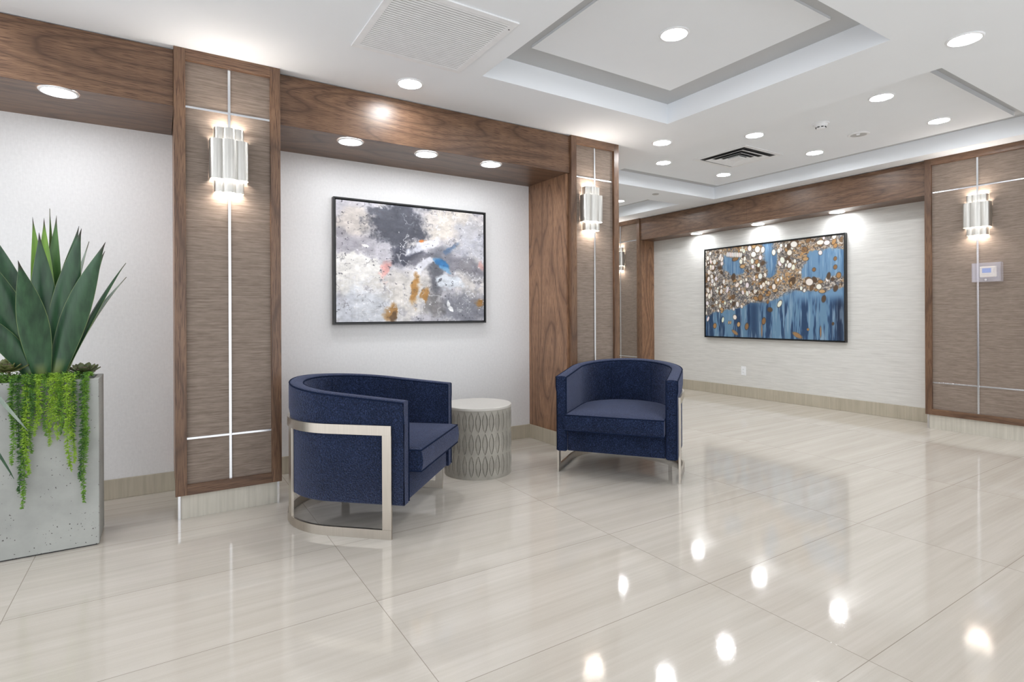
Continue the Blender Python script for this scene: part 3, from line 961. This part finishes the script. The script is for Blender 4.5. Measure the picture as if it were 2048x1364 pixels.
# ------------------------------------------------------------------ barrel armchair
CW, CYF = .40, .388        # body half width, arm front
def upath(off, yf=CYF, n1=10, n2=36, w=CW, rear=None):
    r = w - off
    pts = []
    for i in range(n1):
        pts.append((-r, yf * (1 - i / n1)))
    for i in range(n2 + 1):
        a = PI + PI * i / n2
        pts.append((r * math.cos(a), r * math.sin(a)))
    for i in range(1, n1 + 1):
        pts.append((r, yf * i / n1))
    return pts
def top_z(y):
    t = (y + .40) / .788
    return .748 - .075 * (t ** .85 if t > 0 else 0)
def armchair(label):
    root = empty('barrel_armchair', label, 'armchair', group='navy barrel armchairs')
    # tub shell
    T = .074
    G = -.006
    prof = [(0, .17), (0, .565), (G, .60), (G, None, -.022), (G + .003, None, -.009), (G + .012, None, -.001), (T * .5, None, .002), (T - .012, None, -.001), (T - .003, None, -.009), (T, None, -.022), (T, .27), (T, .17), (T - .01, .162), (.01, .162)]
    rings = [upath(p[0]) for p in prof]
    bm = bmesh.new()
    VS = []
    for p, ring in zip(prof, rings):
        row = []
        for (x, y) in ring:
            z = p[1] if p[1] is not None else top_z(y) + p[2]
            row.append(bm.verts.new((x, y, z)))
        VS.append(row)
    n = len(VS[0]); k = len(VS)
    for a in range(k):
        b = (a + 1) % k
        for i in range(n - 1):
            bm.faces.new((VS[a][i], VS[a][i + 1], VS[b][i + 1], VS[b][i]))
    bm.faces.new([VS[a][0] for a in range(k)]); bm.faces.new([VS[a][-1] for a in range(k)][::-1])
    link('tub_back', bm, M['navy'], root, smooth=True, angle=60)
    # piping
    bm = bmesh.new()
    for off, dz in ((G + .004, -.006), (T - .004, -.006)):
        tube(bm, [(x, y, top_z(y) + dz) for x, y in upath(off)], .0042, 6)
    for s in (-1, 1):
        for off in (G + .004, T - .004):
            x = s * (CW - off)
            tube(bm, [(x - (s * .006 if off < 0 else 0), CYF + .001, .168), (x - (s * .006 if off < 0 else 0), CYF + .001, .565), (x, CYF + .001, .60), (x, CYF + .001, top_z(CYF) - .006)], .0042, 6)
    link('piping', bm, M['navy_dark'], root, smooth=True, angle=80)
    # vertical seams inside the back
    for a in (-28, 28):
        bm = bmesh.new()
        r = CW - T
        x, y = r * math.sin(math.radians(a)), -r * math.cos(math.radians(a))
        tube(bm, [(x, y, .40), (x * .999, y * .999, .6), (x, y, top_z(y) - .02)], .0022, 6)
        link('back_seam', bm, M['navy_dark'], root, smooth=True)
    # seat deck with front panel
    def D_outline(w, yf, n=28):
        o = [(w, yf)]
        for i in range(n + 1):
            a = -PI * i / n
            o.append((w * math.cos(a), w * math.sin(a)))
        o.append((-w, yf))
        return o
    bm = bmesh.new(); prism(bm, D_outline(CW - T - .001, CYF - .008), .165, .305)
    link('seat_deck', bm, M['navy'], root, smooth=True, bev=.008)
    # cushion
    w, yf = CW - T - .003, .452
    o = D_outline(w, yf, 32)
    bm = bmesh.new()
    lev = [(.0, .312), (.0, .318), (-.006, .335), (-.010, .365), (-.006, .402), (.0, .420)]
    rows = []
    cy = .02
    for ins, z in lev:
        rows.append([bm.verts.new((x * (1 - max(ins, 0) / w) + (0 if abs(x) < w - .01 else 0), y + (-ins if y > yf - .001 else 0), z)) for x, y in o])
    for f, z in ((.93, .431), (.8, .439), (.6, .446), (.35, .450), (.12, .451)):
        rows.append([bm.verts.new((x * f, cy + (y - cy) * f, z)) for x, y in o])
    m_ = len(o)
    for a, b in zip(rows, rows[1:]):
        for i in range(m_):
            bm.faces.new((a[i], a[(i + 1) % m_], b[(i + 1) % m_], b[i]))
    bm.faces.new(rows[0][::-1]); bm.faces.new(rows[-1])
    # front edge needs its own cuts so that the bulge shows
    cu = link('seat_cushion', bm, M['navy'], root, smooth=True, angle=50)
    bm = bmesh.new()
    tube(bm, [(x, y, .421) for x, y in o], .0042, 6, closed=True)
    tube(bm, [(x, y, .316) for x, y in o], .0042, 6, closed=True)
    link('cushion_piping', bm, M['navy_dark'], cu, smooth=True, angle=80)
    # metal frame
    def bar(z0, z1, r0, r1, yf):
        bm = bmesh.new()
        A = upath(-(r0 - CW), yf, 6, 40); Bp = upath(-(r1 - CW), yf, 6, 40)
        v = [[bm.verts.new((x, y, z)) for x, y in P] for P, z in ((A, z0), (Bp, z0), (Bp, z1), (A, z1))]
        for a in range(4):
            b = (a + 1) % 4
            for i in range(len(A) - 1):
                bm.faces.new((v[a][i], v[a][i + 1], v[b][i + 1], v[b][i]))
        bm.faces.new([v[a][0] for a in range(4)]); bm.faces.new([v[a][-1] for a in range(4)][::-1])
        return bm
    R0, R1 = .4005, .414
    link('arm_rail', bar(.508, .556, R0, R1, .330), M['nickel'], root, smooth=True)
    link('floor_rail', bar(0.0, .046, R0, R1, .330), M['nickel'], root, smooth=True)
    for s in (-1, 1):
        link('leg', boxes((min(s * R0, s * R1), max(s * R0, s * R1), .283, .331, .046, .508)), M['nickel'], root, bev=.001)
        a = math.radians(47)
        bm = bmesh.new()
        box(bm, -.024, .024, -R1, -R0, .046, .508)
        bmesh.ops.rotate(bm, verts=bm.verts, cent=(0, 0, 0), matrix=Matrix.Rotation(s * a, 3, 'Z'))
        link('leg', bm, M['nickel'], root, bev=.001)
    for s in (-1, 1):      # pads joining the body to the rail
        for y in (.1, .25):
            bm = bmesh.new()
            box(bm, min(s * .393, s * .402), max(s * .393, s * .402), y, y + .03, .515, .545)
            link('fixing_pad', bm, M['nickel'], root)
    return root
ch = armchair('navy armchair seen side on with a metal frame, beside the drum table')
ch.location = (.9886, 3.1275, 0)
ch.rotation_euler = (0, 0, math.atan2(-.6817, .7316) - PI / 2)
dup(ch, (2.848, 2.964, 0), math.atan2(-.5949, -.8038) - PI / 2, 'navy armchair facing the viewer in front of the corner column')

# ------------------------------------------------------------------ drum side table
dt = empty('drum_table', 'grey drum side table with carved leaf ovals between the two armchairs', 'side table', (1.883, 3.423, 0))
Rr, Hh = .235, .475
bm = bmesh.new()
nc, nr = 32 * 18, 150
grid = []
lf = bm.verts.layers.float.new('leaf')
rows_z = [(.020, .158), (.166, .304), (.312, .450)]
for j in range(nr + 1):
    z = Hh * .965 * j / nr
    row = []
    for i in range(nc):
        ang = 2 * PI * i / nc
        off = 0
        lv = 0
        for (a, b) in rows_z:
            if a < z < b:
                tz = (z - (a + b) / 2) / ((b - a) / 2)
                u = ((i / 18) % 1) - .5
                halfw = .42 * (1 - tz * tz) ** .9
                if halfw > 0:
                    q = abs(u) / halfw
                    if q < 1:
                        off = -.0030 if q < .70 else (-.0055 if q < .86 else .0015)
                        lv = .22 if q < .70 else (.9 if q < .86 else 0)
        rr = Rr + off
        row.append(bm.verts.new((rr * math.cos(ang), rr * math.sin(ang), z)))
        row[-1][lf] = lv
    grid.append(row)
for a, b in zip(grid, grid[1:]):
    for i in range(nc):
        bm.faces.new((a[i], a[(i + 1) % nc], b[(i + 1) % nc], b[i]))
bm.faces.new(grid[0][::-1]); bm.faces.new(grid[-1])
link('carved_body', bm, M['table'], dt)
bm = bmesh.new(); lathe(bm, [(0, Hh * .965), (Rr + .002, Hh * .965), (Rr + .003, Hh - .003), (Rr, Hh), (0, Hh)], 96)
link('table_top', bm, M['table_top'], dt, smooth=True, angle=30)

# ------------------------------------------------------------------ planter with agave
PX0, PX1, PY0, PY1, PH = -.690, -.250, 3.318, 3.590, .800
pl = empty('concrete_planter', 'tall pitted grey concrete planter beside the wide column', 'planter', ((PX0 + PX1) / 2, (PY0 + PY1) / 2, 0))
def rel(b, o): return (b[0] - o[0], b[1] - o[0], b[2] - o[1], b[3] - o[1], b[4], b[5])
oc = pl.location
bm = bmesh.new(); t = .022
for b in ((PX0, PX1, PY0, PY0 + t, 0.006, PH), (PX0, PX1, PY1 - t, PY1, 0.006, PH), (PX0, PX0 + t, PY0 + t, PY1 - t, 0.006, PH), (PX1 - t, PX1, PY0 + t, PY1 - t, 0.006, PH), (PX0 + t, PX1 - t, PY0 + t, PY1 - t, 0.006, .06)):
    box(bm, *rel(b, oc))
link('planter_body', bm, M['concrete'], pl, bev=.003)
link('foot', boxes(rel((PX0 + .01, PX1 - .01, PY0 + .01, PY1 - .01, 0, .006), oc)), M['dark'], pl)
link('soil', boxes(rel((PX0 + t, PX1 - t, PY0 + t, PY1 - t, .72, .775), oc)), plain('soil_brown', srgb(74, 60, 46), .95, var=.4, vs=60), pl)

def leaf_mat(name, c1, c2, tipc, rough=.34):
    t = NT(name)
    a = t.n('ShaderNodeAttribute'); a.attribute_name = 'along'
    n = t.noise(t.coord((40, 40, 6)), 1.0, 3)
    col = t.ramp(n, [(0.3, c1), (0.7, c2)])
    sp_ = t.n('ShaderNodeSeparateColor'); t.l(a.outputs['Color'], sp_.inputs[0])
    col = t.mix(t.ramp(sp_.outputs[0], [(0.90, (0, 0, 0, 1)), (0.965, (1, 1, 1, 1))]), col, tipc)
    col = t.mix(t.ramp(sp_.outputs[1], [(0.95, (0, 0, 0, 1)), (1.0, (1, 1, 1, 1))]), col, srgb(126, 142, 92))
    col = t.mix(t.math('MULTIPLY', t.ramp(sp_.outputs[0], [(0.0, (1, 1, 1, 1)), (0.16, (0, 0, 0, 1))]), t.ramp(sp_.outputs[1], [(0.2, (1, 1, 1, 1)), (0.7, (0, 0, 0, 1))])), col, srgb(150, 160, 96))
    t.set(col, rough, 0, .5)
    return t.m
LM = {'dark': leaf_mat('agave_dark', srgb(30, 60, 40), srgb(54, 90, 60), srgb(46, 38, 34)),
      'lime': leaf_mat('agave_lime', srgb(84, 122, 40), srgb(118, 160, 52), srgb(60, 50, 40)),
      'green': leaf_mat('agave_green', srgb(58, 96, 50), srgb(84, 124, 60), srgb(60, 50, 40)),
      'pale': leaf_mat('agave_pale', srgb(120, 134, 124), srgb(150, 162, 150), srgb(70, 60, 55))}
def ray_y(px, py, Y):
    d = CF + R2 * ((px - CXP) / FPX) - U2 * ((py - CYP) / FPX)
    t = Y / d.y
    return Vector((d.x * t, Y, CAMH + d.z * t))
def blade(base, tip, width, bow, face, fold=.35, n=22, thick=.004, prof=None):
    """lance leaf from base to tip; bow = control point lift; face = direction the broad face looks"""
    base, tip = Vector(base), Vector(tip)
    mid = (base + tip) / 2 + Vector(bow)
    bm = bmesh.new()
    lay = bm.verts.layers.float_color.new('along')
    rows = []
    face = Vector(face)
    S = [-1, -.96, -.6, -.25, 0, .25, .6, .96, 1]
    for i in range(n + 1):
        t = i / n
        p = base * (1 - t) ** 2 + mid * 2 * t * (1 - t) + tip * t * t
        d = ((mid - base) * 2 * (1 - t) + (tip - mid) * 2 * t).normalized()
        nrm = (face - d * face.dot(d)).normalized()
        side = d.cross(nrm).normalized()
        if prof: wv = prof(t)
        else:
            wv = float(np.interp(t, (0, .1, .2, .3, .4, .5, .6, .7, .8, .88, .94, 1), (.52, .66, .82, .94, 1, .96, .85, .67, .44, .24, .10, .012)))
        wv = max(wv, .012)
        top, bot = [], []
        for s in S:
            cup = fold * (s * s) * width * .5 * wv
            pt = p + side * s * width * .5 * wv - nrm * (-cup)
            th = thick * (1 - s * s * .8) * (1 - .6 * t) * (2.2 if t < .15 else 1)
            v1 = bm.verts.new(pt + nrm * th); v2 = bm.verts.new(pt - nrm * th)
            for v in (v1, v2): v[lay] = (t, abs(s), 0, 1)
            top.append(v1); bot.append(v2)
        rows.append((top, bot))
    for (a, c), (b, d_) in zip(rows, rows[1:]):
        for k in range(len(S) - 1):
            bm.faces.new((a[k], a[k + 1], b[k + 1], b[k])); bm.faces.new((c[k], d_[k], d_[k + 1], c[k + 1]))
        bm.faces.new((a[0], b[0], d_[0], c[0])); bm.faces.new((a[-1], c[-1], d_[-1], b[-1]))
    for a, c in (rows[0], rows[-1]):
        for k in range(len(S) - 1):
            bm.faces.new((a[k], c[k], c[k + 1], a[k + 1]))
    return bm
AC = Vector((-.452, 3.452, .775))
ag = empty('agave_plant', 'tall dark green agave with spiky lance leaves in the concrete planter', 'agave', AC)
# tip pixel, depth plane, width, kind, base offset x, face towards the axis / light
leaves = [((99.5, 417), 3.56, .05, 'green', .01, .5), ((88, 436), 3.49, .088, 'lime', -.01, .9), ((65, 434), 3.53, .075, 'lime', -.02, .9), ((113, 431), 3.53, .085, 'green', .0, .9),
          ((178, 483), 3.62, .075, 'pale', .04, .6), ((158, 452), 3.50, .100, 'dark', .02, .9), ((-26, 452), 3.58, .105, 'dark', -.03, .9), ((-60, 500), 3.50, .08, 'green', -.04, .9),
          ((210, 502), 3.46, .105, 'dark', .05, .9), ((253, 554), 3.50, .062, 'pale', .06, .5), ((252, 526), 3.42, .075, 'dark', .055, .45),
          ((78, 465), 3.36, .125, 'dark', -.005, .9), ((163, 457), 3.33, .125, 'dark', .015, .95), ((211, 484), 3.29, .125, 'dark', .03, .95), ((36, 521), 3.22, .132, 'dark', -.02, 1.0),
          ((-70, 470), 3.30, .13, 'dark', -.035, .95), ((-95, 540), 3.36, .09, 'dark', -.05, .9), ((-90, 600), 3.27, .10, 'dark', -.045, .9), ((-120, 500), 3.6, .09, 'dark', -.04, .8)]
for (px, Y, wd, kind, bx, fc) in [(a[0], a[1], a[2], a[3], a[4], a[5]) for a in leaves]:
    tip = ray_y(px[0], px[1], Y) - AC
    base = Vector((bx * .8, (Y - AC.y) * .25, .012))
    out = Vector((tip.x - base.x, tip.y - base.y, 0))
    bow = Vector((-out.x * .10, -out.y * .10, .04))
    face = Vector((-tip.x * .35, -1.0, .1)) if Y < 3.45 else Vector((-tip.x, -tip.y * 2 - .6, .2))
    if fc < .7:
        face = Vector((-.9, -.55, .6)) if tip.x > 0 else Vector((.9, -.55, .4))
    bm = blade(base, tip, wd * .88, bow, face, fold=.30 if Y > 3.45 else -.22)
    link('leaf', bm, LM[kind], ag, smooth=True, angle=60)
bm = bmesh.new(); lathe(bm, [(0, -.02), (.05, -.02), (.055, .03), (.03, .08), (0, .09)], 20)
link('heart', bm, LM['dark'], ag, smooth=True)

# echeveria rosettes
def succulent(label, c, r, tilt, mats, stem):
    root = empty('succulent_rosette', label, 'succulent', c, group='small succulents in the planter')
    bm = bmesh.new()
    lay = bm.verts.layers.float_color.new('along')
    for ring, (cnt, rr, up, ln) in enumerate(((9, .010, .28, 1.0), (8, .007, .62, .85), (6, .004, 1.05, .62), (4, .001, 1.4, .45))):
        for k in range(cnt):
            a = 2 * PI * (k + .5 * ring) / cnt + random.uniform(-.12, .12)
            d = Vector((math.cos(a) * math.cos(up), math.sin(a) * math.cos(up), math.sin(up)))
            sd = Vector((-math.sin(a), math.cos(a), 0)); nn = sd.cross(d) * -1
            L = r * ln
            b0 = Vector((math.cos(a) * rr, math.sin(a) * rr, 0))
            prev = None
            for i, (t, w_) in enumerate(((0, .10), (.35, .20), (.7, .27), (.9, .16), (1, .02))):
                p = b0 + d * L * t + Vector((0, 0, L * .15 * t * t))
                row = [bm.verts.new(p + sd * w_ * r), bm.verts.new(p + nn * r * .05), bm.verts.new(p - sd * w_ * r), bm.verts.new(p - nn * r * .05)]
                for v in row: v[lay] = (t * .97, 0, 0, 1)
                if prev:
                    for q in range(4):
                        bm.faces.new((prev[q], prev[(q + 1) % 4], row[(q + 1) % 4], row[q]))
                prev = row
            bm.faces.new(prev)
    bmesh.ops.rotate(bm, verts=bm.verts, cent=(0, 0, 0), matrix=Matrix.Rotation(tilt, 3, 'X'))
    o = link('rosette_leaves', bm, mats, root, smooth=True, angle=70); o.location = (0, 0, stem)
    bm = bmesh.new(); tube(bm, [(0, 0, 0), (.004, 0, stem * .5), (0, 0, stem + .004)], .006, 8)
    link('stem', bm, plain('succulent_stem' , srgb(90, 92, 66), .7), root, smooth=True)
SM1 = leaf_mat('echeveria_olive', srgb(96, 104, 62), srgb(128, 134, 82), srgb(86, 62, 56), .5)
SM2 = leaf_mat('echeveria_dark', srgb(70, 84, 52), srgb(104, 112, 74), srgb(88, 58, 62), .5)
succulent('olive rosette succulent on a short stalk at the planter corner away from the column', (-.588, 3.39, .775), .066, .35, SM1, .075)
succulent('dark tipped rosette succulent at the planter rim nearest the wide column', (-.318, 3.44, .775), .060, .30, SM2, .045)

# trailing plant
def sprig_mat(name, a, b):
    t = NT(name)
    t.set(t.ramp(t.noise(t.coord(), 45, 2), [(0.3, a), (0.7, b)]), .5, 0, .4)
    return t.m
TM = [sprig_mat('trailing_lime', srgb(98, 136, 36), srgb(156, 190, 62)), sprig_mat('trailing_green', srgb(64, 106, 34), srgb(112, 154, 50)), sprig_mat('trailing_deep', srgb(42, 80, 36), srgb(78, 122, 48))]
def leaflet(bm, p, d, L, wd):
    d = d.normalized()
    u = d.cross(Vector((random.uniform(-1, 1), random.uniform(-1, 1), random.uniform(-.3, .3))))
    if u.length < .01: u = Vector((1, 0, 0))
    u.normalize(); n = d.cross(u)
    a = bm.verts.new(p); c = bm.verts.new(p + d * L)
    m = p + d * L * .5
    q = [bm.verts.new(m + u * wd), bm.verts.new(m + n * wd * .45), bm.verts.new(m - u * wd), bm.verts.new(m - n * wd * .45)]
    for k in range(4):
        bm.faces.new((a, q[k], q[(k + 1) % 4])); bm.faces.new((c, q[(k + 1) % 4], q[k]))
tr = empty('trailing_plant', 'bright green trailing plant hanging over the concrete planter rim', 'trailing plant', (0, 0, 0))
def at_front(px, py, Y=None): return ray_y(px, py, PY0 - .018 if Y is None else Y)
strands = [(29, 928, 1, 1.0), (24, 860, 2, .9), (45, 1016, 1, 1.1), (40, 985, 2, 1.0), (56, 948, 0, 1.2), (62, 905, 1, 1.1), (74, 872, 0, .9), (80, 850, 0, 1.0), (88, 872, 1, .9), (97, 892, 0, .8), (104, 862, 0, .9), (112, 880, 0, .9), (120, 856, 0, .9), (126, 868, 1, .8),
           (134, 862, 0, .9), (139, 940, 0, 1.0), (147, 925, 0, 1.1), (150, 880, 2, .9), (164, 960, 2, 1.0), (169, 1004, 1, 1.1), (172, 900, 1, .9), (49, 900, 2, 1.1), (68, 835, 2, .9), (116, 830, 1, .9)]
for i, (px, py, mi, dens) in enumerate(strands):
    end = at_front(px, py)
    x0 = at_front(px + random.uniform(-6, 6), 770)
    start = Vector((x0.x + random.uniform(-.02, .02), PY0 + random.uniform(.03, .09), PH + .012))
    lip = Vector((x0.x, PY0 - .010, PH + .008))
    pts = [start, (start + lip) / 2 + Vector((0, 0, .02)), lip]
    nseg = 14
    ph = random.uniform(0, 6)
    yo = random.uniform(0, .022)
    for k in range(1, nseg + 1):
        t = k / nseg
        pts.append(Vector((lip.x + (end.x - lip.x) * t + .007 * math.sin(ph + t * 7) * t, lip.y - (.010 + yo) * min(1, t * 3), lip.z - .02 + (end.z - lip.z + .02) * t)))
    bm = bmesh.new()
    tube(bm, pts, .0017, 5)
    for a, b in zip(pts, pts[1:]):
        seg = (b - a); cnt = max(2, int(seg.length / .0014 * dens))
        for q in range(cnt):
            p = a + seg * random.random()
            th_ = random.uniform(PI * .85, 2 * PI + PI * .15)
            d = Vector((math.cos(th_), math.sin(th_) * .9, random.uniform(-.9, .35)))
            tz = (p.z - end.z) / max(.01, (lip.z - end.z))
            leaflet(bm, p, d, random.uniform(.010, .022) * (.55 + .45 * min(1, tz * 3)), .0027)
    link('strand', bm, TM[mi], tr)
bm = bmesh.new()
for k in range(2600):
    x = random.uniform(PX0 + .03, PX1 - .07); y = random.uniform(PY0 + .005, PY1 - .06)
    if x > -.40 and y > PY0 + .12: continue
    p = Vector((x, y, .775 + random.random() ** 1.5 * .045 + .01))
    leaflet(bm, p, Vector((random.uniform(-1, 1), random.uniform(-1, 1), random.uniform(-.2, 1))), random.uniform(.010, .018), .003)
link('foliage_bed', bm, TM[1], tr)
# arching strap leaves spilling from the far side of the planter
sl = empty('strap_leaf_plant', 'two slim strap leaves arching across the face of the concrete planter', 'strap leaf plant', (-.66, 3.40, .78))
o_ = Vector(sl.location)
def arch(pts, wd, mat):
    pts = [Vector(p) - o_ for p in pts]
    bm = bmesh.new()
    lay = bm.verts.layers.float_color.new('along')
    N = 20; rows = []
    for i in range(N + 1):
        t = i / N
        a, b, c, d = pts
        p = a * (1 - t) ** 3 + b * 3 * t * (1 - t) ** 2 + c * 3 * t * t * (1 - t) + d * t ** 3
        tg = ((b - a) * (1 - t) ** 2 + (c - b) * 2 * t * (1 - t) + (d - c) * t * t).normalized()
        s = tg.cross(Vector((0, 1, .0))).normalized()
        h_ = wd * .5 * math.sin(PI * min(1, .12 + .88 * t)) ** .7 + .0006
        r_ = [bm.verts.new(p + s * h_), bm.verts.new(p + Vector((0, -.003, 0))), bm.verts.new(p - s * h_), bm.verts.new(p + Vector((0, .0015, 0)))]
        for v in r_: v[lay] = (t * .9, 0, 0, 1)
        rows.append(r_)
    for a, b in zip(rows, rows[1:]):
        for k in range(4): bm.faces.new((a[k], a[(k + 1) % 4], b[(k + 1) % 4], b[k]))
    bm.faces.new(rows[0]); bm.faces.new(rows[-1][::-1])
    link('strap_leaf', bm, mat, sl, smooth=True)
arch([(-.66, 3.40, .79), (-.72, 3.29, .92), at_front(-8, 790, 3.265), at_front(56, 862, 3.265)], .020, LM['pale'])
arch([(-.67, 3.40, .79), (-.80, 3.28, .86), at_front(-14, 880, 3.27), at_front(28, 958, 3.27)], .016, LM['dark'])
